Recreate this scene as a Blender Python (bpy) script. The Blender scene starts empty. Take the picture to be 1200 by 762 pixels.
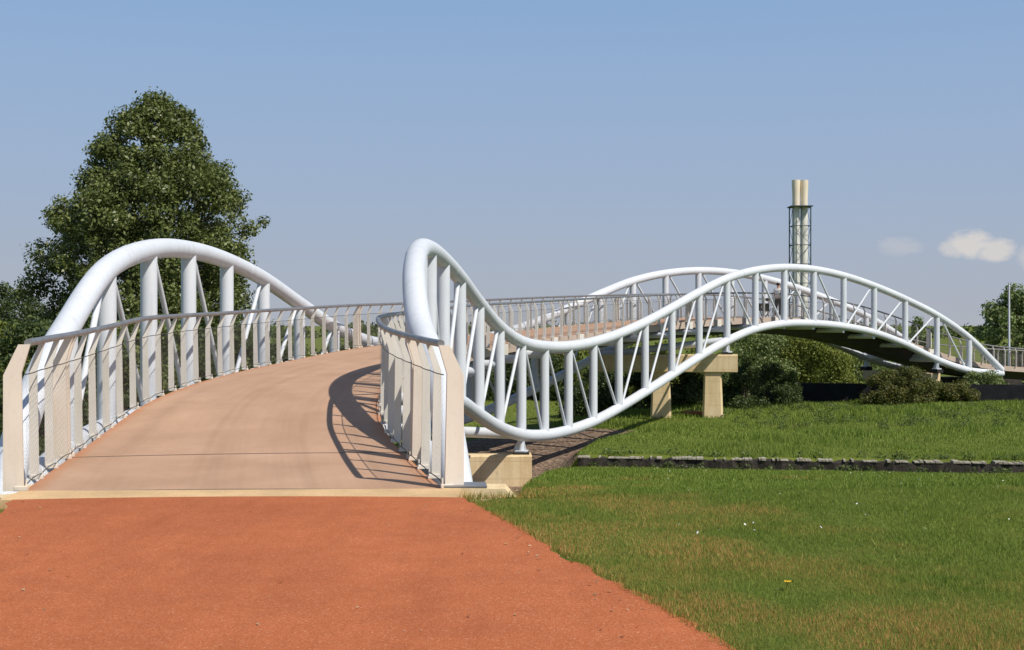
import bpy, bmesh, math, random
import numpy as np
from mathutils import Vector, Matrix
random.seed(7)
RNG = np.random.default_rng(11)
sc = bpy.context.scene
COL = sc.collection
R = math.radians

# ------------------------------------------------------------------ node helpers
def new_mat(name):
    m = bpy.data.materials.new(name); m.use_nodes = True
    nt = m.node_tree
    for n in list(nt.nodes): nt.nodes.remove(n)
    out = nt.nodes.new('ShaderNodeOutputMaterial')
    return m, nt, out
def nd(nt, t, **kw):
    n = nt.nodes.new(t)
    for k, v in kw.items():
        if k in n.inputs: n.inputs[k].default_value = v
        else: setattr(n, k, v)
    return n
def lk(nt, a, b): nt.links.new(a, b)
def ramp(nt, fac, stops):
    r = nt.nodes.new('ShaderNodeValToRGB')
    e = r.color_ramp.elements
    while len(e) < len(stops): e.new(0.5)
    for el, (p, c) in zip(e, stops):
        el.position = p; el.color = (*c, 1) if len(c) == 3 else c
    lk(nt, fac, r.inputs[0]); return r.outputs[0]
def noise(nt, scale, detail=4, rough=.55, vec=None, dims=None):
    n = nd(nt, 'ShaderNodeTexNoise'); n.inputs['Scale'].default_value = scale
    n.inputs['Detail'].default_value = detail; n.inputs['Roughness'].default_value = rough
    if vec is not None: lk(nt, vec, n.inputs['Vector'])
    return n.outputs['Fac']
def mixc(nt, fac, a, b, blend='MIX'):
    m = nt.nodes.new('ShaderNodeMix'); m.data_type = 'RGBA'; m.blend_type = blend
    for s, v in ((m.inputs[0], fac), (m.inputs[6], a), (m.inputs[7], b)):
        if hasattr(v, 'links'): lk(nt, v, s)
        elif isinstance(v, (int, float)): s.default_value = v
        else: s.default_value = (*v, 1)
    return m.outputs[2]
def math_n(nt, op, a, b=None, c=None, clamp=False):
    m = nt.nodes.new('ShaderNodeMath'); m.operation = op; m.use_clamp = clamp
    for i, v in enumerate((a, b, c)):
        if v is None: continue
        if hasattr(v, 'links'): lk(nt, v, m.inputs[i])
        else: m.inputs[i].default_value = v
    return m.outputs[0]
def pos(nt): return nd(nt, 'ShaderNodeNewGeometry').outputs['Position']
def bsdf(nt, out, col, rough=.6, metal=0, bump=None, bstr=.3, bdist=.01, spec=.4):
    b = nt.nodes.new('ShaderNodeBsdfPrincipled')
    for s, v in ((b.inputs['Base Color'], col), (b.inputs['Roughness'], rough)):
        if hasattr(v, 'links'): lk(nt, v, s)
        elif isinstance(v, (int, float)): s.default_value = v
        else: s.default_value = (*v, 1)
    b.inputs['Metallic'].default_value = metal
    b.inputs['Specular IOR Level'].default_value = spec
    if bump is not None:
        bp = nd(nt, 'ShaderNodeBump', Strength=bstr, Distance=bdist)
        lk(nt, bump, bp.inputs['Height']); lk(nt, bp.outputs[0], b.inputs['Normal'])
    lk(nt, b.outputs[0], out.inputs['Surface'])
    return b

def paint(name, c1, c2, rough=.4, scale=1.2, metal=0, spec=.4, streak=False):
    """painted / plain surface with broad weathering and fine specks"""
    m, nt, out = new_mat(name); p = pos(nt)
    a = noise(nt, scale, 6, .6, p); f = noise(nt, 38, 3, .6, p)
    col = mixc(nt, ramp(nt, a, [(.35, (0, 0, 0)), (.7, (1, 1, 1))]), c1, c2)
    sp = ramp(nt, f, [(.60, (1, 1, 1)), (.74, (.86, .85, .83))])
    col = mixc(nt, 1.0, col, sp, 'MULTIPLY')
    if streak:
        mp = nd(nt, 'ShaderNodeMapping'); mp.inputs['Scale'].default_value = (9, 9, .7); lk(nt, p, mp.inputs[0])
        st = noise(nt, 1.0, 5, .65, mp.outputs[0])
        col = mixc(nt, ramp(nt, noise(nt, 5.5, 6, .78, p), [(.66, (0, 0, 0)), (.76, (.5, .5, .5))]), col, (.42, .38, .31))
        col = mixc(nt, 1.0, col, ramp(nt, st, [(.30, (.89, .89, .87)), (.46, (.98, .98, .975)), (.6, (1, 1, 1))]), 'MULTIPLY')
    r = math_n(nt, 'ADD', math_n(nt, 'MULTIPLY', a, .25), rough - .12)
    bsdf(nt, out, col, r, metal, bump=f, bstr=.06, bdist=.004, spec=spec)
    return m
def grainy(name, stops, scale, broad, brange=(.82, 1.12), rough=.85, bstr=.5, bdist=.006, cells=False):
    """granular surface: aggregate colour from fine noise, broad patches on top"""
    m, nt, out = new_mat(name); p = pos(nt)
    if cells:
        v = nd(nt, 'ShaderNodeTexVoronoi', Scale=scale); lk(nt, p, v.inputs['Vector'])
        sep = nd(nt, 'ShaderNodeSeparateColor'); lk(nt, v.outputs['Color'], sep.inputs[0])
        fine = sep.outputs[0]; h = v.outputs['Distance']
    else:
        fine = noise(nt, scale, 5, .75, p); h = fine
    col = ramp(nt, fine, stops)
    b = noise(nt, broad, 5, .6, p)
    lo, hi = brange
    col = mixc(nt, 1.0, col, ramp(nt, b, [(.3, (lo, lo, lo)), (.7, (hi, hi, hi))]), 'MULTIPLY')
    bsdf(nt, out, col, rough, bump=h, bstr=bstr, bdist=bdist, spec=.25)
    return m
def leaf_mat(name, cols, trans=.35, rough=.55):
    """cols: three stops from dark to light; every leaf takes its own shade"""
    m, nt, out = new_mat(name)
    g = nd(nt, 'ShaderNodeNewGeometry')
    n = noise(nt, .55, 3, .6, g.outputs['Position'])
    f = math_n(nt, 'ADD', math_n(nt, 'MULTIPLY', g.outputs['Random Per Island'], .62), math_n(nt, 'MULTIPLY', n, .42))
    col = ramp(nt, f, [(.1, cols[0]), (.5, cols[1]), (.9, cols[2])])
    d = nd(nt, 'ShaderNodeBsdfPrincipled', Roughness=rough); d.inputs['Specular IOR Level'].default_value = .35
    lk(nt, col, d.inputs['Base Color'])
    t = nd(nt, 'ShaderNodeBsdfTranslucent')
    lk(nt, mixc(nt, .5, col, (.16, .2, .03)), t.inputs['Color'])
    mx = nd(nt, 'ShaderNodeMixShader'); mx.inputs[0].default_value = trans
    lk(nt, d.outputs[0], mx.inputs[1]); lk(nt, t.outputs[0], mx.inputs[2])
    lk(nt, mx.outputs[0], out.inputs['Surface'])
    return m

M = {}
M['white'] = paint('white_paint', (.655, .69, .745), (.59, .625, .68), .5, .8, streak=True)
M['rail'] = paint('rail_paint', (.74, .71, .65), (.66, .63, .57), .5, 1.5, streak=True)
M['cream'] = paint('cream_paint', (.78, .69, .59), (.70, .615, .52), .5, 1.3, streak=True)
M['steel'] = paint('handrail_steel', (.30, .30, .30), (.22, .22, .23), .42, 3, metal=.55)
M['cable'] = paint('cable_steel', (.10, .10, .10), (.07, .07, .07), .5, 3, metal=.5)
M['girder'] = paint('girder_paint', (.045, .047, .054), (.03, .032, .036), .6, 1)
M['concrete'] = None
M['darkwall'] = paint('dark_wall_boards', (.020, .021, .026), (.012, .012, .015), .8, 2, spec=.15)
M['rubber'] = paint('black_rubber', (.02, .02, .02), (.015, .015, .015), .7, 2)
M['bark'] = grainy('bark', [(.3, (.05, .035, .022)), (.7, (.16, .12, .085))], 9, 1.5, bstr=.8, bdist=.03)

def concrete_mat():
    m, nt, out = new_mat('pale_concrete'); p = pos(nt)
    a = noise(nt, 1.1, 6, .65, p); f = noise(nt, 55, 3, .6, p)
    mp = nd(nt, 'ShaderNodeMapping'); mp.inputs['Scale'].default_value = (7, 7, .35); lk(nt, p, mp.inputs[0])
    st = noise(nt, 1.0, 4, .6, mp.outputs[0])
    col = ramp(nt, a, [(.3, (.68, .52, .30)), (.55, (.75, .59, .36)), (.75, (.78, .65, .44))])
    col = mixc(nt, 1.0, col, ramp(nt, st, [(.30, (.84, .80, .74)), (.55, (1, 1, 1))]), 'MULTIPLY')
    col = mixc(nt, 1.0, col, ramp(nt, f, [(.3, (.85, .85, .85)), (.6, (1.04, 1.04, 1.04))]), 'MULTIPLY')
    sx = nd(nt, 'ShaderNodeSeparateXYZ'); lk(nt, p, sx.inputs[0])
    ln = math_n(nt, 'LESS_THAN', math_n(nt, 'ABSOLUTE', math_n(nt, 'SUBTRACT', math_n(nt, 'FRACT', math_n(nt, 'MULTIPLY', sx.outputs[2], 2.2)), .5)), .02)
    col = mixc(nt, math_n(nt, 'MULTIPLY', ln, .28), col, (.25, .18, .10))
    s2 = noise(nt, 2.3, 6, .7, p)
    col = mixc(nt, ramp(nt, s2, [(.60, (0, 0, 0)), (.74, (.45, .45, .45))]), col, (.30, .235, .15))
    bsdf(nt, out, col, .85, bump=f, bstr=.25, bdist=.004, spec=.25)
    return m
M['concrete'] = concrete_mat()

def path_mat():
    m, nt, out = new_mat('red_path_surface'); p = pos(nt)
    f = noise(nt, 210, 3, .8, p); a = noise(nt, .45, 5, .6, p); b = noise(nt, 3.2, 5, .65, p)
    v = nd(nt, 'ShaderNodeTexVoronoi', Scale=120); lk(nt, p, v.inputs['Vector'])
    sep = nd(nt, 'ShaderNodeSeparateColor'); lk(nt, v.outputs['Color'], sep.inputs[0])
    col = ramp(nt, sep.outputs[0], [(.0, (.37, .108, .040)), (.5, (.44, .138, .053)), (.93, (.48, .158, .064)), (.99, (.55, .25, .14))])
    col = mixc(nt, 1.0, col, ramp(nt, a, [(.3, (.88, .86, .84)), (.7, (1.08, 1.07, 1.06))]), 'MULTIPLY')
    col = mixc(nt, 1.0, col, ramp(nt, b, [(.3, (.91, .90, .89)), (.68, (1.05, 1.05, 1.05))]), 'MULTIPLY')
    mp = nd(nt, 'ShaderNodeMapping'); mp.inputs['Rotation'].default_value = (0, 0, -.265); mp.inputs['Scale'].default_value = (3.2, .16, 1); lk(nt, p, mp.inputs[0])
    tr = noise(nt, 1.0, 5, .6, mp.outputs[0])
    col = mixc(nt, 1.0, col, ramp(nt, tr, [(.32, (.93, .92, .91)), (.5, (1, 1, 1)), (.70, (1.05, 1.05, 1.06))]), 'MULTIPLY')
    s2 = noise(nt, 1.05, 6, .72, p)
    col = mixc(nt, ramp(nt, s2, [(.64, (0, 0, 0)), (.74, (.30, .30, .30))]), col, (.29, .095, .045))
    col = mixc(nt, 1.0, col, (.99, .97, .98), 'MULTIPLY')
    h = math_n(nt, 'ADD', f, v.outputs['Distance'])
    bsdf(nt, out, col, .9, bump=h, bstr=.55, bdist=.004, spec=.2)
    return m
M['path'] = path_mat()

def deck_mat():
    """thin resin coat: streaks along the walking line, one dark joint, orange wash along the edges"""
    m, nt, out = new_mat('deck_coating'); p = pos(nt)
    uv = nd(nt, 'ShaderNodeUVMap', uv_map='deck'); sx = nd(nt, 'ShaderNodeSeparateXYZ'); lk(nt, uv.outputs[0], sx.inputs[0])
    mp = nd(nt, 'ShaderNodeMapping'); mp.inputs['Scale'].default_value = (.9, 2.2, 1); lk(nt, uv.outputs[0], mp.inputs[0])
    st = noise(nt, 1.6, 6, .62, mp.outputs[0]); f = noise(nt, 130, 3, .7, p); b = noise(nt, .7, 4, .6, p)
    col = ramp(nt, st, [(.3, (.425, .268, .178)), (.5, (.47, .300, .202)), (.72, (.505, .330, .227))])
    col = mixc(nt, 1.0, col, ramp(nt, b, [(.3, (.90, .88, .86)), (.7, (1.06, 1.05, 1.04))]), 'MULTIPLY')
    col = mixc(nt, 1.0, col, ramp(nt, f, [(.3, (.86, .86, .86)), (.65, (1.05, 1.05, 1.05))]), 'MULTIPLY')
    mp2 = nd(nt, 'ShaderNodeMapping'); mp2.inputs['Scale'].default_value = (.10, 7.0, 1); lk(nt, uv.outputs[0], mp2.inputs[0])
    col = mixc(nt, 1.0, col, ramp(nt, noise(nt, 1.5, 6, .65, mp2.outputs[0]), [(.32, (.88, .87, .86)), (.5, (1, 1, 1)), (.7, (1.05, 1.05, 1.05))]), 'MULTIPLY')
    col = mixc(nt, ramp(nt, noise(nt, 1.9, 6, .75, p), [(.64, (0, 0, 0)), (.76, (.32, .32, .32))]), col, (.28, .175, .115))
    edge = math_n(nt, 'ABSOLUTE', math_n(nt, 'SUBTRACT', sx.outputs[1], .5))
    wob = math_n(nt, 'ADD', edge, math_n(nt, 'MULTIPLY', math_n(nt, 'SUBTRACT', noise(nt, 2.5, 4, .6, p), .5), .06))
    col = mixc(nt, ramp(nt, wob, [(.455, (0, 0, 0)), (.50, (.85, .85, .85))]), col, (.44, .185, .085))
    jt = math_n(nt, 'LESS_THAN', math_n(nt, 'ABSOLUTE', math_n(nt, 'ADD', sx.outputs[0], 8.74)), .013)
    col = mixc(nt, math_n(nt, 'MULTIPLY', jt, .9), col, (.12, .08, .06))
    bsdf(nt, out, col, .8, bump=f, bstr=.3, bdist=.003, spec=.25)
    return m
M['deck'] = deck_mat()
M['fascia'] = paint('deck_edge_concrete', (.50, .40, .33), (.42, .335, .28), .75, 1.4)

def net_mat():
    """stainless cable net: diagonal wires, open in between"""
    m, nt, out = new_mat('wire_net')
    uv = nd(nt, 'ShaderNodeUVMap', uv_map='net'); s = nd(nt, 'ShaderNodeSeparateXYZ'); lk(nt, uv.outputs[0], s.inputs[0])
    fs = []
    for sg in (1, -1):
        a = math_n(nt, 'ADD', math_n(nt, 'MULTIPLY', s.outputs[0], 12.0), math_n(nt, 'MULTIPLY', s.outputs[1], 17.0 * sg))
        fr = math_n(nt, 'ABSOLUTE', math_n(nt, 'SUBTRACT', math_n(nt, 'FRACT', a), .5))
        fs.append(math_n(nt, 'LESS_THAN', fr, .032))
    w = math_n(nt, 'MAXIMUM', fs[0], fs[1])
    b = nd(nt, 'ShaderNodeBsdfPrincipled', Roughness=.45, Metallic=.4); b.inputs['Base Color'].default_value = (.22, .21, .20, 1)
    t = nd(nt, 'ShaderNodeBsdfTransparent'); mx = nd(nt, 'ShaderNodeMixShader')
    lk(nt, w, mx.inputs[0]); lk(nt, t.outputs[0], mx.inputs[1]); lk(nt, b.outputs[0], mx.inputs[2])
    lk(nt, mx.outputs[0], out.inputs['Surface'])
    return m
M['net'] = net_mat()

def ground_mat():
    m, nt, out = new_mat('lawn_soil'); p = pos(nt)
    f = noise(nt, 30, 5, .75, p); a = noise(nt, .35, 5, .65, p); b = noise(nt, 1.4, 5, .65, p)
    col = ramp(nt, f, [(.3, (.070, .090, .014)), (.5, (.125, .160, .028)), (.72, (.19, .22, .05))])
    col = mixc(nt, ramp(nt, b, [(.56, (0, 0, 0)), (.75, (.55, .55, .55))]), col, (.15, .105, .040))
    col = mixc(nt, 1.0, col, ramp(nt, a, [(.3, (.75, .78, .75)), (.7, (1.15, 1.12, 1.1))]), 'MULTIPLY')
    bsdf(nt, out, col, .95, bump=f, bstr=.7, bdist=.03, spec=.1)
    return m
M['ground'] = ground_mat()
def grass_mat(name, cols, dry, dry_amt=(.52, .72), trodden=False):
    m, nt, out = new_mat(name)
    g = nd(nt, 'ShaderNodeNewGeometry'); p = g.outputs['Position']
    n = noise(nt, .55, 5, .65, p); n2 = noise(nt, 2.2, 4, .65, p)
    f = math_n(nt, 'ADD', math_n(nt, 'MULTIPLY', g.outputs['Random Per Island'], .6), math_n(nt, 'MULTIPLY', n2, .4))
    col = ramp(nt, f, [(.15, cols[0]), (.5, cols[1]), (.85, cols[2])])
    if trodden:      # drier where people step off the path
        q = nd(nt, 'ShaderNodeSeparateXYZ'); lk(nt, p, q.inputs[0])
        e = math_n(nt, 'ADD', math_n(nt, 'ADD', q.outputs[0], .40), math_n(nt, 'MULTIPLY', math_n(nt, 'SUBTRACT', q.outputs[1], 10.85), .276))
        mr = nd(nt, 'ShaderNodeMapRange'); lk(nt, e, mr.inputs[0])
        for i_, v_ in ((1, .0), (2, 3.0), (3, .17), (4, -.05)): mr.inputs[i_].default_value = v_
        n = math_n(nt, 'ADD', n, mr.outputs[0])
        for cx_, cy_, r_, a_ in ((1.25, 8.5, .50, .22), (1.05, 6.7, .40, .20), (1.75, 6.3, .55, .16), (.55, 9.2, .35, .12), (2.6, 8.9, .5, .10)):
            dx_ = math_n(nt, 'POWER', math_n(nt, 'DIVIDE', math_n(nt, 'SUBTRACT', q.outputs[0], cx_), r_), 2.0)
            dy_ = math_n(nt, 'POWER', math_n(nt, 'DIVIDE', math_n(nt, 'SUBTRACT', q.outputs[1], cy_), r_ * 1.1), 2.0)
            n = math_n(nt, 'ADD', n, math_n(nt, 'MULTIPLY', math_n(nt, 'SUBTRACT', 1.0, math_n(nt, 'ADD', dx_, dy_), clamp=True), a_))
    dm = math_n(nt, 'MULTIPLY', ramp(nt, n, [(dry_amt[0], (0, 0, 0)), (dry_amt[1], (1, 1, 1))]),
                math_n(nt, 'GREATER_THAN', math_n(nt, 'FRACT', math_n(nt, 'MULTIPLY', g.outputs['Random Per Island'], 7.3)), .38))
    col = mixc(nt, dm, col, dry)
    d = nd(nt, 'ShaderNodeBsdfPrincipled', Roughness=.6); d.inputs['Specular IOR Level'].default_value = .25
    lk(nt, col, d.inputs['Base Color'])
    t = nd(nt, 'ShaderNodeBsdfTranslucent'); lk(nt, col, t.inputs['Color'])
    mx = nd(nt, 'ShaderNodeMixShader'); mx.inputs[0].default_value = .3
    lk(nt, d.outputs[0], mx.inputs[1]); lk(nt, t.outputs[0], mx.inputs[2]); lk(nt, mx.outputs[0], out.inputs['Surface'])
    return m
M['grass'] = grass_mat('lawn_blades', [(.090, .146, .018), (.170, .248, .034), (.285, .345, .070)], (.52, .30, .10), (.52, .68), True)
M['meadow'] = grass_mat('meadow_blades', [(.100, .160, .022), (.190, .272, .042), (.30, .36, .08)], (.36, .28, .11), (.58, .78))
M['gravel'] = grainy('bark_gravel', [(.15, (.085, .055, .036)), (.5, (.19, .125, .085)), (.85, (.30, .22, .16))], 14, .8, (.75, 1.15), bstr=.9, bdist=.03, cells=True)
M['stone'] = grainy('dry_stone', [(.2, (.022, .018, .016)), (.55, (.05, .042, .036)), (.85, (.10, .085, .07))], 10, 1.3, (.6, 1.3), bstr=.9, bdist=.03)
M['coping'] = grainy('pale_coping_stone', [(.2, (.16, .14, .11)), (.5, (.34, .31, .25)), (.85, (.60, .56, .48))], 12, 4.0, (.6, 1.2), bstr=.6)
M['leafA'] = leaf_mat('leaf_dark_poplar', [(.034, .050, .012), (.098, .128, .030), (.27, .30, .11)], .28, .42)
M['leafB'] = leaf_mat('leaf_deep_green', [(.020, .036, .011), (.052, .082, .024), (.12, .155, .050)], .28)
M['leafC'] = leaf_mat('leaf_yellow_green', [(.095, .130, .020), (.210, .255, .045), (.34, .36, .085)], .40)
M['leafD'] = leaf_mat('leaf_fresh_green', [(.070, .115, .027), (.150, .215, .060), (.40, .44, .22)], .38)
M['leafE'] = leaf_mat('leaf_russet', [(.045, .062, .014), (.105, .125, .030), (.22, .175, .05)], .32)
M['cream_flue'] = paint('flue_cladding', (.80, .70, .54), (.70, .61, .47), .6, .25)
M['grey_flue'] = paint('flue_metal', (.74, .72, .66), (.60, .59, .55), .5, .3)
M['teal'] = paint('lattice_paint', (.05, .08, .085), (.04, .066, .072), .6, .6)
M['skin'] = paint('skin', (.50, .30, .21), (.46, .27, .19), .55, 6)
M['hair'] = paint('hair_dark', (.014, .011, .010), (.01, .009, .008), .6, 12)
M['shirt'] = paint('white_cotton', (.80, .78, .74), (.72, .70, .67), .8, 4)
M['trousers'] = paint('dark_cloth', (.030, .028, .030), (.02, .02, .022), .85, 5)
M['black_bag'] = paint('black_canvas', (.018, .018, .020), (.012, .012, .013), .8, 5)
M['red'] = paint('terracotta', (.40, .12, .05), (.33, .10, .045), .8, 3)
M['sill'] = grainy('sill_concrete', [(.25, (.46, .29, .15)), (.5, (.60, .41, .22)), (.8, (.70, .52, .31))], 60, 1.6, (.8, 1.12), bstr=.3)
M['litter'] = leaf_mat('dry_leaf', [(.16, .075, .03), (.36, .22, .11), (.55, .42, .27)], .1)
M['weed'] = leaf_mat('weed_leaf', [(.045, .075, .018), (.085, .130, .034), (.16, .20, .06)], .3)
M['petal'] = paint('white_petals', (.80, .80, .76), (.7, .7, .66), .8, 9)
M['petal_y'] = paint('yellow_petals', (.75, .50, .03), (.7, .45, .03), .8, 9)

# ------------------------------------------------------------------ mesh helpers
def mesh_np(name, V, F, mats, mat_idx=None, smooth=False):
    """V (n,3); F: (m,k) array or list of tuples"""
    me = bpy.data.meshes.new(name)
    if isinstance(F, np.ndarray):
        m, k = F.shape
        me.vertices.add(len(V)); me.vertices.foreach_set('co', np.asarray(V, np.float32).ravel())
        me.loops.add(m * k); me.loops.foreach_set('vertex_index', F.astype(np.int32).ravel())
        me.polygons.add(m); me.polygons.foreach_set('loop_start', np.arange(0, m * k, k, dtype=np.int32))
        me.polygons.foreach_set('loop_total', np.full(m, k, np.int32))
        me.update(calc_edges=True)
    else:
        me.from_pydata([tuple(map(float, v)) for v in V], [], [tuple(f) for f in F]); me.update()
    for mm in (mats if isinstance(mats, (list, tuple)) else [mats]): me.materials.append(mm)
    if mat_idx is not None: me.polygons.foreach_set('material_index', np.asarray(mat_idx, np.int32))
    if smooth: me.polygons.foreach_set('use_smooth', np.ones(len(me.polygons), bool))
    return me
def link(name, me, parent=None):
    o = bpy.data.objects.new(name, me); COL.objects.link(o)
    if parent is not None: o.parent = parent
    return o
def thing(name, label, cat, loc=(0, 0, 0), group=None, me=None):
    o = bpy.data.objects.new(name, me); COL.objects.link(o); o.location = loc
    if me is None: o.empty_display_size = .3
    o['label'] = label; o['category'] = cat
    if group: o['group'] = group
    return o
def structure(o): o['kind'] = 'structure'; return o
def stuff(o, label, cat):
    o['kind'] = 'stuff'; o['label'] = label; o['category'] = cat; return o

class MB:
    """collects shapes for ONE mesh; all coordinates are taken relative to org"""
    def __init__(s, org=(0, 0, 0)): s.v = []; s.f = []; s.mi = []; s.sm = []; s.org = Vector(org)
    def add(s, vs, fs, mi=0, smooth=False):
        b = len(s.v); s.v += [tuple(Vector(v) - s.org) for v in vs]
        s.f += [tuple(i + b for i in f) for f in fs]; s.mi += [mi] * len(fs); s.sm += [smooth] * len(fs)
    def tube(s, pts, rad, seg=12, mi=0, caps=True):
        pts = [Vector(p) for p in pts]; n = len(pts)
        rads = rad if isinstance(rad, (list, tuple, np.ndarray)) else [rad] * n
        tan = [(pts[min(i + 1, n - 1)] - pts[max(i - 1, 0)]).normalized() for i in range(n)]
        up = Vector((0, 0, 1)) if abs(tan[0].z) < .9 else Vector((1, 0, 0))
        a = tan[0].cross(up).normalized(); vs = []
        for i in range(n):
            a = (a - tan[i] * a.dot(tan[i])).normalized(); b = tan[i].cross(a)
            for j in range(seg):
                t = 2 * math.pi * j / seg
                vs.append(pts[i] + (a * math.cos(t) + b * math.sin(t)) * rads[i])
        fs = [(i * seg + j, i * seg + (j + 1) % seg, (i + 1) * seg + (j + 1) % seg, (i + 1) * seg + j) for i in range(n - 1) for j in range(seg)]
        s.add(vs, fs, mi, True)
        if caps:
            s.add(vs[:seg], [tuple(range(seg))][:1], mi); s.add(vs[-seg:], [tuple(range(seg - 1, -1, -1))], mi)
    def prism(s, poly, ext, mi=0, bevel=0):
        """poly: list of Vector (planar loop); ext: Vector"""
        n = len(poly); ext = Vector(ext); p = [Vector(q) for q in poly]
        vs = p + [q + ext for q in p]
        fs = [tuple(range(n - 1, -1, -1)), tuple(range(n, 2 * n))] + [(i, (i + 1) % n, n + (i + 1) % n, n + i) for i in range(n)]
        s.add(vs, fs, mi)
    def box(s, c, hx, hy, hz, mi=0):
        """c centre; hx, hy, hz half-axis vectors; edges slightly chamfered along hx"""
        c, hx, hy, hz = map(Vector, (c, hx, hy, hz)); e = min(.03, .18 * min(hy.length, hz.length))
        ey, ez = hy.normalized() * e, hz.normalized() * e
        loop = [-hy - hz + ey, hy - hz - ey, hy - hz + ez, hy + hz - ez, hy + hz - ey, -hy + hz + ey, -hy + hz - ez, -hy - hz + ez]
        s.prism([c - hx + q for q in loop], hx * 2, mi)
    def build(s, name, mats, parent=None):
        me = mesh_np(name, s.v, s.f, mats, s.mi)
        me.polygons.foreach_set('use_smooth', np.array(s.sm, bool))
        bm = bmesh.new(); bm.from_mesh(me); bmesh.ops.recalc_face_normals(bm, faces=bm.faces); bm.to_mesh(me); bm.free()
        return link(name, me, parent)

# ------------------------------------------------------------------ the bridge line (a circle in plan)
CX, CY, RAD = 43.70, 21.09, 47.32
TH1, DTH = .326, .04892
def theta(k): return TH1 + DTH * (k - 1)
def P(k, o=0.0):
    t = theta(k); return (CX - (RAD + o) * math.cos(t), CY + (RAD + o) * math.sin(t))
def ko(x, y):
    """inverse: station k and offset o (positive to the left of travel), numpy-friendly"""
    dx, dy = CX - np.asarray(x, float), np.asarray(y, float) - CY
    return 1 + (np.arctan2(dy, dx) - TH1) / DTH, np.hypot(dx, dy) - RAD
def inward(k, side):   # unit vector towards the deck centre; side +1 = left rail
    t = theta(k); return Vector((math.cos(t), -math.sin(t), 0)) * side
def curve(tab):
    xs = np.array([a for a, b in tab], float); ys = np.array([b for a, b in tab], float)
    d = np.diff(ys) / np.diff(xs); m = np.empty(len(xs)); m[0] = d[0]; m[-1] = d[-1]
    h = np.diff(xs); m[1:-1] = (d[:-1] * h[1:] + d[1:] * h[:-1]) / (h[1:] + h[:-1])
    def f(x):
        x = np.clip(np.asarray(x, float), xs[0], xs[-1]); i = np.clip(np.searchsorted(xs, x) - 1, 0, len(xs) - 2)
        t = (x - xs[i]) / h[i]; t2, t3 = t * t, t * t * t
        r = (2 * t3 - 3 * t2 + 1) * ys[i] + (t3 - 2 * t2 + t) * h[i] * m[i] + (-2 * t3 + 3 * t2) * ys[i + 1] + (t3 - t2) * h[i] * m[i + 1]
        return float(r) if r.ndim == 0 else r
    return f
TOP = curve([(-9.55, -.36), (-9.1, .40), (-8.6, .95), (-8, 1.44), (-7, 2.25), (-6, 2.66), (-5, 2.80), (-4, 2.73), (-3, 2.46), (-2, 1.97), (-1, 1.42),
             (0, 1.03), (1, .87), (2, .84), (3, .94), (4, 1.18), (5, 1.56), (6, 2.08), (7, 2.68), (8, 3.25), (9, 3.63), (10, 3.82), (11, 3.81), (12, 3.60),
             (13, 3.20), (14, 2.64), (15, 1.92), (16, .86), (17.0, -.72)])
BOT = curve([(-9.4, -.34), (-8, -.06), (-7, .02), (-6, .05), (-5, .08), (-4, .05), (-3, -.15), (-2, -.58), (-1, -1.04), (0, -1.40), (1, -1.59), (2, -1.63), (3, -1.52),
             (4, -1.23), (5, -.81), (6, -.30), (7, .29), (8, .86), (9, 1.31), (10, 1.52), (11, 1.53), (12, 1.41), (13, 1.13), (14, .60), (15, -.14), (16, -.68), (17.0, -.86)])
DECK = curve([(-10.1, 0), (-9.4, .015), (-8.5, .07), (-7.8, .17), (-7, .33), (-6, .45), (-4.5, .57), (-3, .68), (-1, .87), (1, 1.02), (3.3, 1.20), (6, 1.48), (8, 1.68),
              (10, 1.79), (11, 1.76), (12, 1.62), (13, 1.34), (14, .92), (15, .40), (16, -.12), (17, -.45), (18, -.62), (21, -.95)])
RAILH = curve([(-10.1, 1.285), (-9, 1.305), (-8.4, 1.30), (-7.8, 1.27), (-7, 1.21), (-6, 1.15), (-3, 1.11), (0, 1.07), (4, 1.08), (8, 1.0), (15, .90), (21, .88)])
EDGE_R = curve([(-10.1, -1.98), (-9, -1.92), (-8, -1.76), (-7, -1.65), (-6, -1.62), (-5.5, -1.62), (21, -1.62)])
TRO = curve([(-9.45, 2.31), (-8.6, 2.29), (-7.9, 2.17), (-7.3, 2.14), (-6.8, 2.14), (17.5, 2.14)])   # right truss offset
TLO = curve([(-9.45, 2.0), (-9, 2.01), (-8, 2.08), (-7, 2.14), (-6.5, 2.14), (17.5, 2.14)])
EDGE_L = 1.67
def edge(k, side): return EDGE_L if side > 0 else EDGE_R(k)
def truss_off(k, side): return TLO(k) if side > 0 else -TRO(k)
def KS(side): return -9.78 if side > 0 else -10.04
KEND = 20.6

# ------------------------------------------------------------------ terrain
FLOOR = curve([(-12, 0), (-10.35, 0), (-9.9, -.6), (-9.2, -1.9), (-8, -2.75), (-2, -2.72), (0, -2.72), (1.5, -2.5), (3, -2.42), (5, -2.3), (8, -2.06), (11, -2.1), (30, -2.1)])
def sstep(a, b, x):
    t = np.clip((x - a) / (b - a), 0, 1); return t * t * (3 - 2 * t)
WALL_A, WALL_B = (1.75, 33.8), (34.0, 29.2)
BND = curve([(-12, 2.5), (-10, 2.6), (-8, 3.2), (-6, 3.75), (-4, 3.9), (-2, 3.8), (0, 3.5), (1, 2.95), (2, 2.55), (6, 2.3), (30, 2.3)])
def wall_y(x): return WALL_A[1] + (x - WALL_A[0]) * (WALL_B[1] - WALL_A[1]) / (WALL_B[0] - WALL_A[0])
def bumps(x, y):
    return (np.sin(x * .9 + y * .35) * np.sin(y * .63 - x * .21) * .5 + np.sin(x * 2.3 - y * 1.7) * .22 + np.sin(x * .37 + 2) * np.sin(y * .29) * .6)
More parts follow.
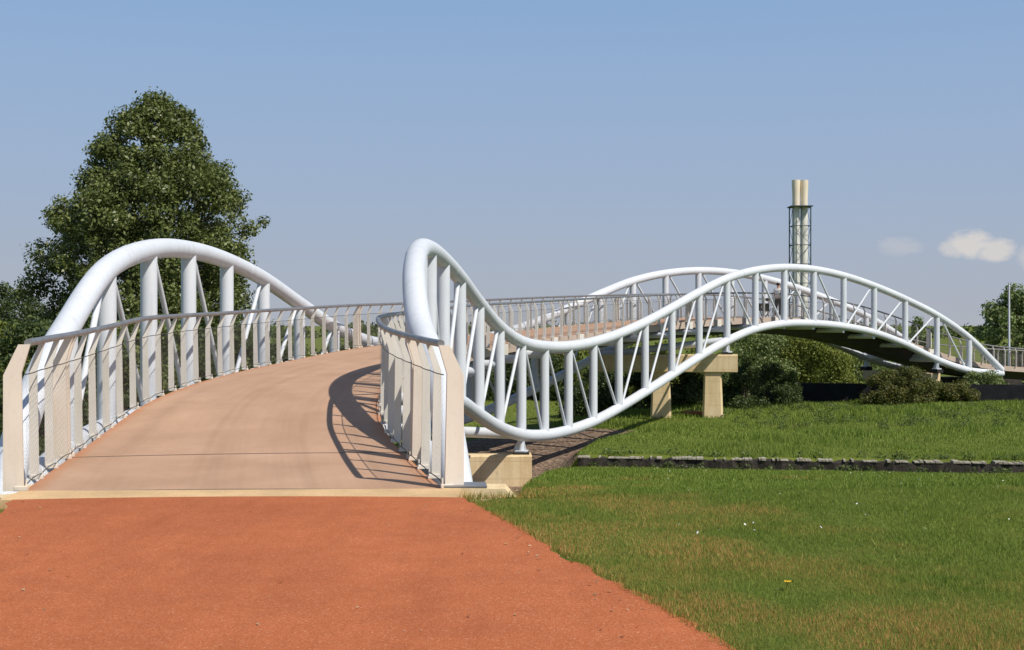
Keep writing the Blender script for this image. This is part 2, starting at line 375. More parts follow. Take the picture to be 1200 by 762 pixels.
def G(x, y):
    x = np.asarray(x, float); y = np.asarray(y, float)
    k, o = ko(x, y)
    wy = wall_y(x)
    t = np.clip((y - 10.3) / np.maximum(wy - 10.3, 1), 0, 1)
    lawn = -2.30 * (t ** 1.06) + bumps(x, y) * .03 * sstep(11, 16, y)
    crest = -1.97 - .10 * sstep(0, 14, y - wy) + .02 * np.exp(-((y - 52) / 5.0) ** 2) * sstep(8, 14, x) - .12 * sstep(58, 75, y)
    meadow = crest + bumps(x, y) * .05
    right = np.where(y < wy + .12, lawn, meadow)
    farleft = -.0 - 2.5 * sstep(10.6, 17, y)
    left = farleft + bumps(x, y) * .05 * sstep(12, 20, y)
    floor = FLOOR(k)
    b_ = BND(k)
    z_r = floor + (right - floor) * sstep(-.45, .35, -o - b_)
    z_l = floor + (left - floor) * sstep(2.4, 4.5, o)
    z = np.where(o < 0, z_r, z_l)
    z = np.where(k < -10.3, np.where(y < 12, 0.0, right), z)
    near = np.where(y > 10.3, 1.0, 0.0)
    z = np.where(y < 10.3, 0.0, z)
    far = sstep(90, 160, np.hypot(x, y)); z = z * (1 - far) + (-2.1) * far
    return z - .006

gx = np.unique(np.round(np.concatenate([np.arange(-40, -12, 1.0), np.arange(-12, 14, .25), np.arange(14, 50, 1.0), np.geomspace(50, 4000, 22), -np.geomspace(40, 4000, 22)]), 3))
gy = np.unique(np.round(np.concatenate([np.arange(-30, 5, 2.5), np.arange(5, 38, .25), np.arange(38, 70, .8), np.geomspace(70, 4500, 30)]), 3))
XX, YY = np.meshgrid(gx, gy)
ZZ = G(XX, YY)
V = np.stack([XX.ravel(), YY.ravel(), ZZ.ravel()], 1)
nx, ny = len(gx), len(gy)
ii = (np.arange(ny - 1)[:, None] * nx + np.arange(nx - 1)[None, :]).ravel()
structure(link('ground', mesh_np('ground', V, np.stack([ii, ii + 1, ii + nx + 1, ii + nx], 1), M['ground'], smooth=True)))

# red path: straight, tangent to the bridge start
def path_x(y, side):   # right edge / left edge
    return -.40 - .276 * (y - 10.85) if side < 0 else -4.20 - .276 * (y - 10.75)
ys = np.concatenate([np.arange(-14, 4, 2.0), np.arange(4, 10.6, .12), [10.74]])
pv = []; rr = random.Random(3)
for y in ys:
    wob = (rr.random() - .5) * .07
    wob2 = (rr.random() - .5) * .07 + .03 * math.sin(y * 2.1)
    yl, yr = min(y, 10.735), min(y + .13 if y > 10 else y, 10.875)
    xl, xr = path_x(yl, 1) + wob, path_x(yr, -1) + wob2
    for q in range(9):
        f = q / 8; pv.append((xl + (xr - xl) * f, yl + (yr - yl) * f, .006 + .018 * (1 - (2 * f - 1) ** 2)))
pf = [(i * 9 + j, i * 9 + j + 1, i * 9 + j + 10, i * 9 + j + 9) for i in range(len(ys) - 1) for j in range(8)]
structure(link('path', mesh_np('path', pv, pf, M['path'], smooth=True)))

# gravel and bark bed under the bridge
gk = np.arange(-9.2, 5.61, .15); go = np.linspace(-1, 1, 26)
KK, OO = np.meshgrid(gk, go, indexing='ij')
OO = np.where(OO < 0, OO * (BND(KK) + .12 + np.sin(KK * 5.1) * .10 + np.sin(KK * 12.7) * .06), OO * 2.6) * np.where(KK > 4.4, 1 - .5 * sstep(4.4, 5.6, KK), 1)
tt = TH1 + DTH * (KK - 1)
gX = CX - (RAD + OO) * np.cos(tt); gY = CY + (RAD + OO) * np.sin(tt)
gV = np.stack([gX.ravel(), gY.ravel(), (G(gX, gY) + .035).ravel()], 1)
ni, nj = KK.shape
ii = (np.arange(ni - 1)[:, None] * nj + np.arange(nj - 1)[None, :]).ravel()
structure(link('gravel_bed', mesh_np('gravel_bed', gV, np.stack([ii, ii + 1, ii + nj + 1, ii + nj], 1), M['gravel'], smooth=True)))

# ------------------------------------------------------------------ footbridge
ORG = (*P(4), 0.0)
bridge = thing('footbridge', 'white tubular steel footbridge curving to the right in two humps, with pinkish walkway', 'footbridge', ORG)

# deck: slab with coated top and pale edges
ts = np.linspace(0, 1, 190)
dv = []; uvs = []
NL = 8
for t in ts:
    for q in range(NL + 1):
        f = q / NL
        ks = KS(1) + (KS(-1) - KS(1)) * f
        k = ks + (KEND - ks) * t
        o = EDGE_L + (EDGE_R(k) - EDGE_L) * f
        x, y = P(k, o); dv.append((x, y, DECK(k) + .012 * (1 - (2 * f - 1) ** 2))); uvs.append((k, f))
W = NL + 1; n = len(ts); top_n = len(dv)
faces = [(i * W + j, i * W + j + 1, (i + 1) * W + j + 1, (i + 1) * W + j) for i in range(n - 1) for j in range(NL)]
mi = [0] * len(faces)
TH = .24
for i in range(n):                              # lower rim
    for q in (0, NL):
        x, y, z = dv[i * W + q]; dv.append((x, y, z - TH)); uvs.append(uvs[i * W + q])
lo = lambda i, s: top_n + i * 2 + s
for i in range(n - 1):
    faces.append((i * W, (i + 1) * W, lo(i + 1, 0), lo(i, 0))); mi.append(1)
    faces.append((i * W + NL, lo(i, 1), lo(i + 1, 1), (i + 1) * W + NL)); mi.append(1)
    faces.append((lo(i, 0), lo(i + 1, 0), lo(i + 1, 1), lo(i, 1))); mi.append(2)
faces.append((0, lo(0, 0), lo(0, 1), *range(NL, 0, -1))); mi.append(1)
dv = [tuple(Vector(v) - Vector(ORG)) for v in dv]
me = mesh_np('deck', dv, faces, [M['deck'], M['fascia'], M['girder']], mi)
uvl = me.uv_layers.new(name='deck')
for lp in me.loops: uvl.data[lp.index].uv = uvs[lp.vertex_index]
deck = link('deck', me, bridge)
# girder under the slab
g = MB(ORG); prev = None; gv = []; gf = []
gks = np.linspace(-8.6, 20.4, 120)
for k in gks:
    z = DECK(k) - TH - .004
    for o, dz in ((.95, 0), (.6, -.42), (-.6, -.42), (-.95, 0)):
        gv.append((*P(k, o), z + dz))
for i in range(len(gks) - 1):
    for j in range(3): gf.append((i * 4 + j, i * 4 + j + 1, (i + 1) * 4 + j + 1, (i + 1) * 4 + j))
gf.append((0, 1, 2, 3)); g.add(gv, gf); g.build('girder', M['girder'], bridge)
# edge brackets on the deck sides
for side in (1, -1):
    for k in range(-6, 18):
        for dk in (0,):
            b = MB(ORG); kk = k + .12; o = edge(kk, side); x, y = P(kk, o + side * .014)
            iv = inward(kk, side); tv = Vector((-iv.y, iv.x, 0))
            b.box((x, y, DECK(kk) - .20), tv * .17, iv * .022, Vector((0, 0, .20)))
            b.build('bracket', M['rail'], deck)

# trusses
CH_R, ST_R, DI_R = .162, .132, .044
DIAG = {}
for i in range(-9, 16):
    up = i <= -8 or -4 <= i <= -1 or 4 <= i <= 7 or 12 <= i <= 14
    DIAG[i] = 'up' if up else 'down'
def tz(k, side, f): return Vector((*P(k, truss_off(k, side)), f(k)))
for side in (1, -1):
    c = MB(ORG); c.tube([tz(k, side, TOP) for k in np.concatenate([np.linspace(-9.53, -4, 80), np.linspace(-3.9, 16.98, 150)])], CH_R, 24)
    for k in (-6.5, -3.5, -.5, 2.5, 5.5, 8.5, 11.5, 14.5):
        p_, q_ = tz(k, side, TOP), tz(k + .012, side, TOP); c.tube([p_, q_], CH_R + .004, 24)
    top = c.build('top_chord', M['white'], bridge)
    c = MB(ORG); c.tube([tz(k, side, BOT) for k in np.linspace(-9.3, 17.0, 190)], CH_R, 24)
    c.build('bottom_chord', M['white'], bridge)
    for k in range(-8, 17):
        a, b = tz(k, side, TOP), tz(k, side, BOT)
        if a.z - b.z < .6: continue
        s = MB(ORG); s.tube([a - Vector((0, 0, .03)), b + Vector((0, 0, .03))], ST_R, 18); s.build('strut', M['white'], top)
    for i in range(-8, 16):
        a, b = (i, i + 1)
        if DIAG[i] == 'up': p, q = tz(a, side, BOT), tz(b, side, TOP)
        else: p, q = tz(a, side, TOP), tz(b, side, BOT)
        # the rod meets the chords a little inside the bay, clear of the strut
        h = (q - p); hx = Vector((h.x, h.y, 0)).normalized() * .17
        s = MB(ORG); s.tube([p + hx, q - hx], DI_R, 10); s.build('diagonal', M['white'], top)
# cross beams under the deck
for k in range(-7, 17):
    z = DECK(k) - TH - .13
    c = MB(ORG); a, b = P(k, truss_off(k, 1)), P(k, truss_off(k, -1))
    c.tube([(*a, z), (*b, z)], .115, 14); c.build('cross_beam', M['white'], bridge)
for kr, kl in ((0, -.55), (8, 7.0), (15, 15)):
    c = MB(ORG); a, b = P(kl, 2.1), P(kr, -2.1); c.tube([(*a, BOT(kl) + .02), (*b, BOT(kr) + .02)], .14, 14); c.build('cross_beam', M['white'], bridge)
    for side, k in ((1, kl), (-1, kr)):
        s = MB(ORG); x, y = P(k, side * 2.14); iv = inward(k, side); z0 = BOT(k) - .10; z1 = BOT(k) - .40
        tv = Vector((-iv.y, iv.x, 0)); q = Vector((x, y, 0))
        s.prism([q - iv * .13 + Vector((0, 0, z1)) - tv * .015, q + iv * .22 + Vector((0, 0, z1)) - tv * .015, q + iv * .07 + Vector((0, 0, z0)) - tv * .015, q - iv * .07 + Vector((0, 0, z0)) - tv * .015], tv * .03)
        s.tube([q + Vector((0, 0, z1)), q + Vector((0, 0, z0))], .075, 12)
        s.box(q + Vector((0, 0, z1 - .02)), iv * .15, tv * .15, Vector((0, 0, .02)))
        s.build('bearing_foot', M['white'], bridge)

# railings
def post_mesh(name, w0, w1, wt, th, mat):
    """flat fin, kinked inward near the top; x points to the deck, unit height"""
    m = MB()
    prof = [(-.0 - w0, 0), (0, 0), (-.02, .80), (.055, 1.0), (.055 - wt, 1.0), (-.02 - w1, .79)]
    m.prism([Vector((a, -th / 2, b)) for a, b in prof], Vector((0, th, 0)))
    m.box((-.02, 0, .016), Vector((.055, 0, 0)), Vector((0, .03, 0)), Vector((0, 0, .016)))
    m.tube([(.02, 0, .03), (.02, 0, .075)], .008, 6)
    me = mesh_np(name, m.v, m.f, mat, m.mi)
    bm = bmesh.new(); bm.from_mesh(me); bmesh.ops.recalc_face_normals(bm, faces=bm.faces)
    bm.to_mesh(me); bm.free(); return me
POST = post_mesh('post', .088, .074, .052, .020, M['rail'])
POST2 = post_mesh('post_pair', .15, .13, .08, .05, M['cream'])
POSTE = post_mesh('end_post', .172, .15, .10, .045, M['cream'])
def rail_pt(k, side, u, h):   # u: towards the deck from the deck edge
    x, y = P(k, edge(k, side)); v = inward(k, side); return Vector((x + v.x * u, y + v.y * u, DECK(k) + h))
for side in (1, -1):
    ks0 = KS(side)
    kk = np.arange(ks0 + .02, KEND - .3, .08)
    h = MB(ORG); h.tube([rail_pt(k, side, .02, RAILH(k) + .015) for k in kk], .034, 12)
    rail = h.build('railing', M['steel'], bridge)
    far_posts = MB(ORG)
    ps = np.arange(ks0 + .012, KEND - .3, 1 / 3)
    for j, k in enumerate(ps):
        seen = (side > 0 and k < 4.6) or (side < 0 and (k < -6 or -1.2 < k < 13.6))
        kinds = [(POSTE, 0)] if j == 0 else ([(POST, 0)] if j % 24 != 3 else [(POST2, -.018), (POST2, .05)])
        for pm, dk in kinds:
            p = rail_pt(k + dk, side, -.01, 0); iv = inward(k + dk, side); ang = math.atan2(iv.y, iv.x)
            hz = RAILH(k)
            if seen:
                o = link('end_post' if j == 0 else 'post', pm, rail)
                o.location = p - Vector(ORG); o.rotation_euler = (0, 0, ang); o.scale = (1, 1, hz)
            else:
                mat = Matrix.Translation(p) @ Matrix.Rotation(ang, 4, 'Z') @ Matrix.Diagonal((1, 1, hz, 1))
                far_posts.add([mat @ v.co for v in pm.vertices], [tuple(f.vertices) for f in pm.polygons])
    fp = far_posts.build('far_posts', M['rail'], rail); fp['kind'] = 'stuff'
    # net and its edge cables
    cab = MB(ORG)
    for lvl in (0, 1):
        pts = []
        for j in range(len(ps) - 1):
            for f in (0, .25, .5, .75):
                k = ps[j] + f / 3; sag = (.016, .006)[lvl] * math.sin(math.pi * f)
                hz = RAILH(k)
                pts.append(rail_pt(k, side, (.012, .0)[lvl], (.055 + sag) if lvl == 0 else (.795 * hz - sag)))
        cab.tube(pts, .0055, 5)
    cab.build('edge_cable', M['cable'], rail)
    nv = []; nf = []; nuv = []
    kk = np.arange(ks0 + .02, KEND - .4, 1 / 6)
    for i, k in enumerate(kk):
        hz = RAILH(k)
        nv += [rail_pt(k, side, .010, .06) - Vector(ORG), rail_pt(k, side, -.002, .79 * hz) - Vector(ORG)]
        nuv += [(k * 2.315, 0), (k * 2.315, .79 * hz)]
        if i: nf.append((2 * i - 2, 2 * i, 2 * i + 1, 2 * i - 1))
    me = mesh_np('wire_net', nv, nf, M['net']); u = me.uv_layers.new(name='net')
    for lp in me.loops: u.data[lp.index].uv = nuv[lp.vertex_index]
    link('wire_net', me, rail)

# abutment at the near end
q0, q1 = Vector((-4.305, 11.29, 0)), Vector((-.595, 11.45, 0))
ab = thing('bridge_abutment', 'pale concrete sill where the red path meets the bridge deck', 'abutment', (-2.45, 11.1, 0))
AO = Vector((-2.45, 11.1, 0))
d = (q1 - q0).normalized(); nrm = Vector((d.y, -d.x, 0))
s = MB(AO); a = q0 - d * .02 + nrm * .032; b = q1 + d * .14 + nrm * .032
s.prism([a + Vector((0, 0, .012)), b + Vector((0, 0, .012)), b + nrm * .54 + Vector((0, 0, .004)), a + nrm * .54 + Vector((0, 0, .004))], Vector((0, 0, -.6)))
s.build('sill', M['sill'], ab)
s = MB(AO); w0 = q1 + d * .02 - nrm * .9
s.prism([Vector((-.62, 11.36, .02)), Vector((-.06, 11.36, .015)), Vector((.06, 11.36, -.12)), Vector((.06, 11.36, -1.5)), Vector((-.62, 11.36, -1.5))], Vector((0, .36, 0)))
s.build('wing_wall', M['concrete'], ab)
s = MB(AO); s.prism([Vector((-.60, 11.38, .024)), Vector((-.22, 11.38, .024)), Vector((-.24, 11.70, .024)), Vector((-.60, 11.70, .024))], Vector((0, 0, .012)))
s.build('base_plate', M['steel'], ab)
s = MB(AO); s.prism([Vector((-5.1, 11.36, -.10)), Vector((-4.40, 11.36, -.10)), Vector((-4.5, 12.6, -.10)), Vector((-5.2, 12.5, -.10))], Vector((0, 0, -1.6)))
s.build('wing_wall', M['concrete'], ab)
s = MB(AO); s.prism([(*P(-9.72, 1.6), -.26), (*P(-9.95, -1.9), -.26), (*P(-9.2, -1.9), -.26), (*P(-9.0, 1.6), -.26)], Vector((0, 0, -2.6)))
s.build('front_wall', M['concrete'], ab)

# piers
def pier(kr, kl, lab, cap_top, cap_h, ext, col_o, col_w, base, half):
    A, B = Vector((*P(kr, -2.14), 0)), Vector((*P(kl, 2.14), 0)); mid = (A + B) / 2; hl = (B - A).length / 2
    org = Vector((mid.x, mid.y, base)); lv = (B - A).normalized(); tv = Vector((lv.y, -lv.x, 0))
    root = thing('bridge_pier', lab, 'bridge pier', org, 'concrete piers carrying the footbridge')
    c = Vector((mid.x, mid.y, cap_top - cap_h / 2))
    m = MB(org); m.box(c, lv * (hl + ext), tv * half, Vector((0, 0, cap_h / 2)))
    cap = m.build('cap', M['concrete'], root)
    for o in col_o:
        m = MB(org); q = c + lv * o; zt = cap_top - cap_h - .003
        a, b = col_w
        lo_ = [q + lv * (sx * a * 1.0) + tv * (sy * b) for sx, sy in ((-1, -1), (1, -1), (1, 1), (-1, 1))]
        vs = []
        for fz, sc_ in ((zt, .84), (base - .5, 1.04)):
            for sx, sy in ((-1, -.8), (-.8, -1), (.8, -1), (1, -.8), (1, .8), (.8, 1), (-.8, 1), (-1, .8)):
                v = q + lv * (sx * a * sc_) + tv * (sy * b * sc_); vs.append((v.x, v.y, fz))
        m.add(vs, [tuple(range(8)), tuple(range(15, 7, -1))] + [(i, (i + 1) % 8, 8 + (i + 1) % 8, 8 + i) for i in range(8)])
        m.build('column', M['concrete'], root)
    for sgn, k in ((1, kl), (-1, kr)):
        m = MB(org); q = c + lv * (sgn * hl); zt = BOT(k) - .44
        m.box(Vector((q.x, q.y, (zt + cap_top) / 2 + .001)), lv * .20, tv * .2, Vector((0, 0, (zt - cap_top) / 2 - .002)))
        m.build('bearing', M['rubber'], root)
    return root
pier(0, -.55, 'low pale concrete pier beam nearest the red path, its shaded band crossing the face', -1.90, .83, .26, (1.0, -1.0), (.42, .35), -2.78, .42)
pier(8, 7.0, 'tall pale concrete pier with two columns under the middle of the bridge', .34, .68, .40, (.08, -1.89), (.40, .33), -2.06, .36)
pier(15, 15, 'far concrete pier half hidden behind the russet bush by the dark wall', -.76, .45, -.05, (1.1, -1.1), (.30, .30), -2.1, .3)
at_ = lambda px, d: (px - 600) * d / 1500
# terracotta drain slab by the middle pier
x, y = at_(812, 50.2), 50.2; m = MB((x, y, -2.05)); m.box((x, y, -1.98), Vector((.38, .1, 0)), Vector((-.08, .3, 0)), Vector((0, 0, .06)))
o = m.build('drain_slab', M['red']); o.location = (x, y, -2.05); o['label'] = 'terracotta drain slab on the ground between the two pier columns'; o['category'] = 'slab'
# far abutment, its dark colour standing for the shade under the deck
x, y = P(17.3, 0); m = MB((x, y, -2.1)); t = theta(17.3); lv = Vector((-math.cos(t), math.sin(t), 0)); tv = Vector((math.sin(t), math.cos(t), 0))
m.box((x, y, -1.8), lv * 2.3, tv * .5, Vector((0, 0, .62)))
o = m.build('far_abutment', M['stone']); o.location = (x, y, -2.1); o['label'] = 'abutment darkened in colour for the shade under the deck, where both white tubes end at the far side'; o['category'] = 'abutment'

# ------------------------------------------------------------------ walls on the lawn
def wall_line(A, B, t, zt, zb, name, lab, cat, mat, cope=None, seg=.45, rough=.03, seed=1):
    r = random.Random(seed); A, B = Vector((*A, 0)), Vector((*B, 0)); L = (B - A).length; d = (B - A) / L; nn = Vector((-d.y, d.x, 0))
    org = Vector((A.x, A.y, zb)); root = thing(name, lab, cat, org)
    n = int(L / seg); m = MB(org); vs = []
    for i in range(n + 1):
        p = A + d * (L * i / n); j = lambda: (r.random() - .5) * 2 * rough
        vs += [(*(p - nn * (t / 2 + j())).xy, zb - .4), (*(p - nn * (t / 2 + j())).xy, zt - .07 + j()), (*(p + nn * (t / 2 + j())).xy, zt - .07 + j()), (*(p + nn * (t / 2)).xy, zb - .4)]
    fs = [(i * 4 + q, i * 4 + q + 1, i * 4 + q + 5, i * 4 + q + 4) for i in range(n) for q in range(3)] + [(0, 1, 2, 3), (n * 4 + 3, n * 4 + 2, n * 4 + 1, n * 4)]
    m.add(vs, fs); m.build('wall_face', mat, root)
    if cope:
        m = MB(org); x = 0.0
        while x < L - .2:
            w = .05 + r.random() ** 2 * .16; p = A + d * (x + w / 2); hh = .010 + r.random() * .022
            tw = t / 2 + .01 + r.random() * .03
            rot = (r.random() - .5) * .2; dd = d + nn * rot
            m.box((p.x, p.y, zt - .065 + hh), dd * (w / 2 - .006), nn * tw, Vector((0, 0, hh)))
            x += w + (r.random() * .3 if r.random() < .3 else 0)
        m.build('coping', cope, root)
    return root
wall_line(WALL_A, WALL_B, .32, -1.96, -2.30, 'stone_wall', 'low dark dry-stone wall with pale coping across the lawn', 'stone wall', M['stone'], M['coping'], seg=.16, rough=.035, seed=4)
wall_line((11.9, 60.6), (31, 57.4), .25, -1.20, -2.12, 'garden_wall', 'long dark boarded retaining wall at the top of the meadow', 'retaining wall', M['darkwall'], None, seg=1.2, rough=.015, seed=9)

# ------------------------------------------------------------------ foliage
def leaves(C, N, S, asp=.55, rng=RNG):
    """C centres (n,3), N normals (n,3), S sizes (n,) -> quads, each bent a little along its rib"""
    n = len(C); N = N / np.maximum(np.linalg.norm(N, axis=1, keepdims=True), 1e-6)
    t = rng.normal(size=(n, 3)); t -= N * (t * N).sum(1, keepdims=True); t /= np.maximum(np.linalg.norm(t, axis=1, keepdims=True), 1e-6)
    b = np.cross(N, t); s = S[:, None]
    v = np.stack([C - t * s * .5, C + b * s * asp * .5 + N * s * .06, C + t * s * .5, C - b * s * asp * .5 + N * s * .06], 1).reshape(-1, 3)
    return v, np.arange(n * 4).reshape(n, 4)
def clumped(centres, radii, n, size, rng, up=.45, shell=.55):
    w = radii ** 2; idx = rng.choice(len(centres), n, p=w / w.sum())
    d = rng.normal(size=(n, 3)); d /= np.linalg.norm(d, axis=1, keepdims=True)
    rr = radii[idx] * (shell + (1 - shell) * rng.random(n) ** .6) * (1 + .12 * rng.normal(size=n))
    C = centres[idx] + d * rr[:, None] * np.array([1, 1, .8])
    N = d + rng.normal(size=(n, 3)) * .75; N[:, 2] += up
    return leaves(C, N, size * (.4 + 1.2 * rng.random(n) ** 1.5), rng=rng)
def limbs(m, base, h, r0, targets, rng, lean=(0, 0), mi=0):
    """tapered trunk with limbs reaching to the clumps"""
    b = Vector(base); tp = b + Vector((lean[0], lean[1], h)); pts = [b + (tp - b) * f + Vector((math.sin(f * 5) * .03 * h * .3, math.cos(f * 4) * .02 * h * .3, 0)) for f in np.linspace(0, 1, 9)]
    m.tube(pts, [r0 * (1 - .86 * f) * (1.35 if f == 0 else 1) for f in np.linspace(0, 1, 9)], 9)
    for t in targets:
        t = Vector(t); f = min(.9, max(.18, (t.z - b.z) / h * .62)); s = b + (tp - b) * f
        mid = s.lerp(t, .5) + Vector((0, 0, -.05 * (t - s).length + rng.normal() * .06))
        rr = r0 * (1 - .86 * f) * .42
        m.tube([s, s.lerp(mid, .5) + Vector((0, 0, .02)), mid, t], [rr, rr * .75, rr * .5, rr * .16], 5, caps=False)
def tree(name, label, cat, base, h, outline, n, size, mat, clump_r, nclump, group=None, seed=1, trunk_r=.22, shell=.5, lean=(0, 0), depth=1.0, rag=.0):
    """outline: (height fraction, radius left, radius right) table giving an uneven silhouette"""
    rng = np.random.default_rng(seed)
    root = thing(name, label, cat, base, group)
    hs = np.array([a for a, *_ in outline]); rl = np.array([b for _, b, _ in outline]); rr = np.array([c for _, _, c in outline])
    cs = []; rs = []
    while len(cs) < nclump:
        f = hs[0] + (hs[-1] - hs[0]) * rng.random()
        L_, R_ = np.interp(f, hs, rl), np.interp(f, hs, rr)
        if rng.random() > (L_ + R_) / (rl + rr).max() + .1: continue
        a = rng.random() * 2 * math.pi; q = (.35 + .65 * rng.random() ** .5)
        cr = clump_r * (.55 + .9 * rng.random())
        w = (R_ if math.cos(a) > 0 else L_) * (1 + rag * (rng.random() - .62)); mean = (L_ + R_) / 2
        x = math.cos(a) * max(w - cr * .75, .1 * w) * q; y = math.sin(a) * max(mean - cr * .75, .1) * q * depth
        cs.append((x, y, f * h)); rs.append(cr)
    cs = np.array(cs); rs = np.array(rs)
    V, F = clumped(cs, rs, n, size, rng, shell=shell)
    me = mesh_np('crown', V, F, mat)
    link('crown', me, root)
    m = MB(); sel = cs[rng.choice(len(cs), min(len(cs), 34), replace=False)]
    limbs(m, (0, 0, -.3), h * hs[0] + (h * (hs[-1] - hs[0])) * .78 + .3, trunk_r, sel, rng, lean)
    m.build('trunk', M['bark'], root)
    return root
def bush(name, label, cat, base, rx, ry, h, n, size, mat, seed, group=None, clump=.45, ncl=26, flat=.0):
    rng = np.random.default_rng(seed); root = thing(name, label, cat, base, group)
    a = rng.random(ncl) * 2 * math.pi; q = rng.random(ncl) ** .5; zf = rng.random(ncl) ** 1.35
    prof = np.sqrt(np.clip(1 - (zf * .92) ** 2, .08, 1)) if not flat else np.ones(ncl)
    cr = clump * (.6 + .8 * rng.random(ncl))
    cs = np.stack([np.cos(a) * q * np.maximum(rx - cr * .6, .1) * prof, np.sin(a) * q * np.maximum(ry - cr * .6, .1) * prof, cr * .5 + zf * np.maximum(h - cr, .1)], 1)
    V, F = clumped(cs, cr, n, size, rng, shell=.35)
    V[:, 2] = np.maximum(V[:, 2], -.25)
    link('foliage', mesh_np('foliage', V, F, mat), root)
    m = MB()
    for c in cs[:9]:
        m.tube([(c[0] * .15, c[1] * .15, -.3), (c[0] * .55, c[1] * .55, c[2] * .5), tuple(c)], [.035, .025, .008], 5, caps=False)
    m.build('stem', M['bark'], root)
    return root
def at(px, d): return (px - 600) * d / 1500
def gz(x, y): return float(G(x, y))
def on(px, d): x = at(px, d); return (x, d, gz(x, d))

# big tree left
H = 12.4
b = on(180, 48)
tree('broadleaf_tree', 'tall dark broad-leaved tree rising behind the left white arch', 'tree', b, H,
     [(.16, 4.4, 3.6), (.26, 5.0, 3.8), (.38, 4.9, 3.9), (.50, 4.6, 4.0), (.60, 4.35, 4.0), (.68, 3.9, 4.45), (.73, 3.2, 3.6), (.80, 2.85, 2.85), (.88, 2.05, 2.35), (.95, 1.35, 1.65), (1.0, .45, .8)],
     190000, .128, M['leafA'], .50, 560, seed=21, trunk_r=.34, shell=.25, rag=.22)
LT = 'trees and shrubs left of the bridge'
b = on(2, 62); tree('conifer_tree', 'small pointed dark tree at the left edge of the picture', 'tree', b, 6.2, [(.1, 1.5, 1.5), (.4, 1.1, 1.1), (.7, .6, .7), (.97, .12, .12)], 9000, .15, M['leafB'], .38, 60, LT, 22, .1)
b = on(26, 57); tree('broadleaf_tree', 'shorter dark tree filling the gap between the pointed tree and the tall tree', 'tree', b, 5.6, [(.1, 2.2, 2.2), (.4, 2.4, 2.2), (.7, 1.7, 1.6), (.95, .6, .6)], 26000, .13, M['leafB'], .5, 90, LT, 53, .12)
bush('shrub', 'yellow-green shrub below the pointed tree at the left edge', 'shrub', on(0, 44), 2.6, 2.0, 4.0, 14000, .15, M['leafC'], 23, LT, .6, 40)
bush('shrub', 'shrub with deep shade put into its dark leaf colour, right behind the left end post', 'shrub', on(-20, 24), 2.3, 2.0, 2.9, 22000, .11, M['leafB'], 24, LT, .5, 50)  # dark leaves stand in for the shade of the trees here
bush('shrub', 'dark shrub behind the left railing below the tall tree', 'shrub', on(70, 36), 3.0, 2.4, 4.3, 26000, .13, M['leafB'], 25, LT, .6, 50)
bush('shrub', 'dark olive shrub behind the second left arch strut', 'shrub', on(160, 38), 3.0, 2.2, 4.2, 26000, .13, M['leafA'], 26, LT, .6, 50)
bush('shrub', 'dark shrub seen between the struts right of the tall trunk', 'shrub', on(245, 42), 3.0, 2.2, 4.1, 24000, .13, M['leafB'], 27, LT, .6, 50)
bush('shrub', 'yellow-green shrub behind the railing where the left arch drops', 'shrub', on(345, 52), 3.0, 2.2, 2.9, 16000, .15, M['leafC'], 28, LT, .6, 46)
bush('shrub', 'dark green shrub just right of the tall tree, behind the falling left arch', 'shrub', on(300, 50), 2.6, 2.2, 3.7, 18000, .15, M['leafB'], 36, LT, .6, 50)
bush('shrub', 'deep green shrub beyond the deck left of the walkway crest', 'shrub', on(388, 62), 3.0, 2.2, 3.2, 18000, .15, M['leafB'], 37, LT, .6, 50)
bush('shrub', 'round green shrub beyond the walkway crest', 'shrub', on(425, 75), 3.0, 2.0, 3.4, 9000, .17, M['leafD'], 29, LT, .6, 40)
bush('shrub', 'dark shrub far behind the lowest dip of the near tube', 'shrub', on(560, 70), 3.4, 2.2, 3.2, 18000, .15, M['leafB'], 34, LT, .6, 56)
bush('shrub', 'deep green shrub between the dip of the near tube and the yellow-green shrub', 'shrub', on(622, 68), 3.2, 2.2, 2.8, 18000, .15, M['leafB'], 35, LT, .6, 56)
bush('shrub', 'yellow-green shrub seen through the trough of the white tubes', 'shrub', on(672, 69), 3.4, 2.5, 3.3, 16000, .15, M['leafC'], 30, LT, .55, 46)
bush('shrub', 'dark shrub under the deck left of the middle pier', 'shrub', on(728, 55), 3.0, 1.8, 2.3, 18000, .12, M['leafB'], 31, LT, .5, 44)
bush('shrub', 'dark shrub between the two columns of the middle pier', 'shrub', on(790, 55), 2.2, 1.6, 2.2, 15000, .12, M['leafB'], 32, LT, .5, 44)
bush('shrub', 'tall yellow-green shrub behind the middle pier cap', 'shrub', on(770, 66), 4.6, 2.2, 3.3, 18000, .15, M['leafC'], 33, LT, .55, 50)
# right of the middle pier
RT = 'shrubs right of the middle pier'
bush('shrub', 'dark rounded shrub just right of the middle pier', 'shrub', on(872, 54.5), 1.15, 1.1, 1.9, 13000, .085, M['leafB'], 40, RT, .32, 36)
bush('shrub', 'second dark shrub between the pier shrub and the dark wall', 'shrub', on(908, 56.5), 1.3, 1.2, 1.9, 13000, .085, M['leafB'], 41, RT, .32, 36)
bush('shrub', 'pale silvery-green shrub under the right hump, behind the dark shrubs', 'shrub', on(885, 66), 2.7, 1.8, 4.0, 26000, .12, M['leafD'], 42, RT, .7, 60)
bush('shrub', 'bright yellow-green shrub bank above the left end of the dark wall', 'shrub', on(948, 67), 3.0, 1.8, 3.7, 30000, .12, M['leafC'], 43, RT, .65, 70)
bush('shrub', 'olive green shrub bank under the descending right tube', 'shrub', on(1003, 69), 2.6, 1.8, 3.6, 24000, .12, M['leafD'], 44, RT, .65, 60)
bush('shrub', 'tall green shrub in the gap below the crest of the far hump', 'shrub', on(915, 75), 3.6, 1.8, 4.2, 22000, .14, M['leafC'], 48, RT, .8, 60)
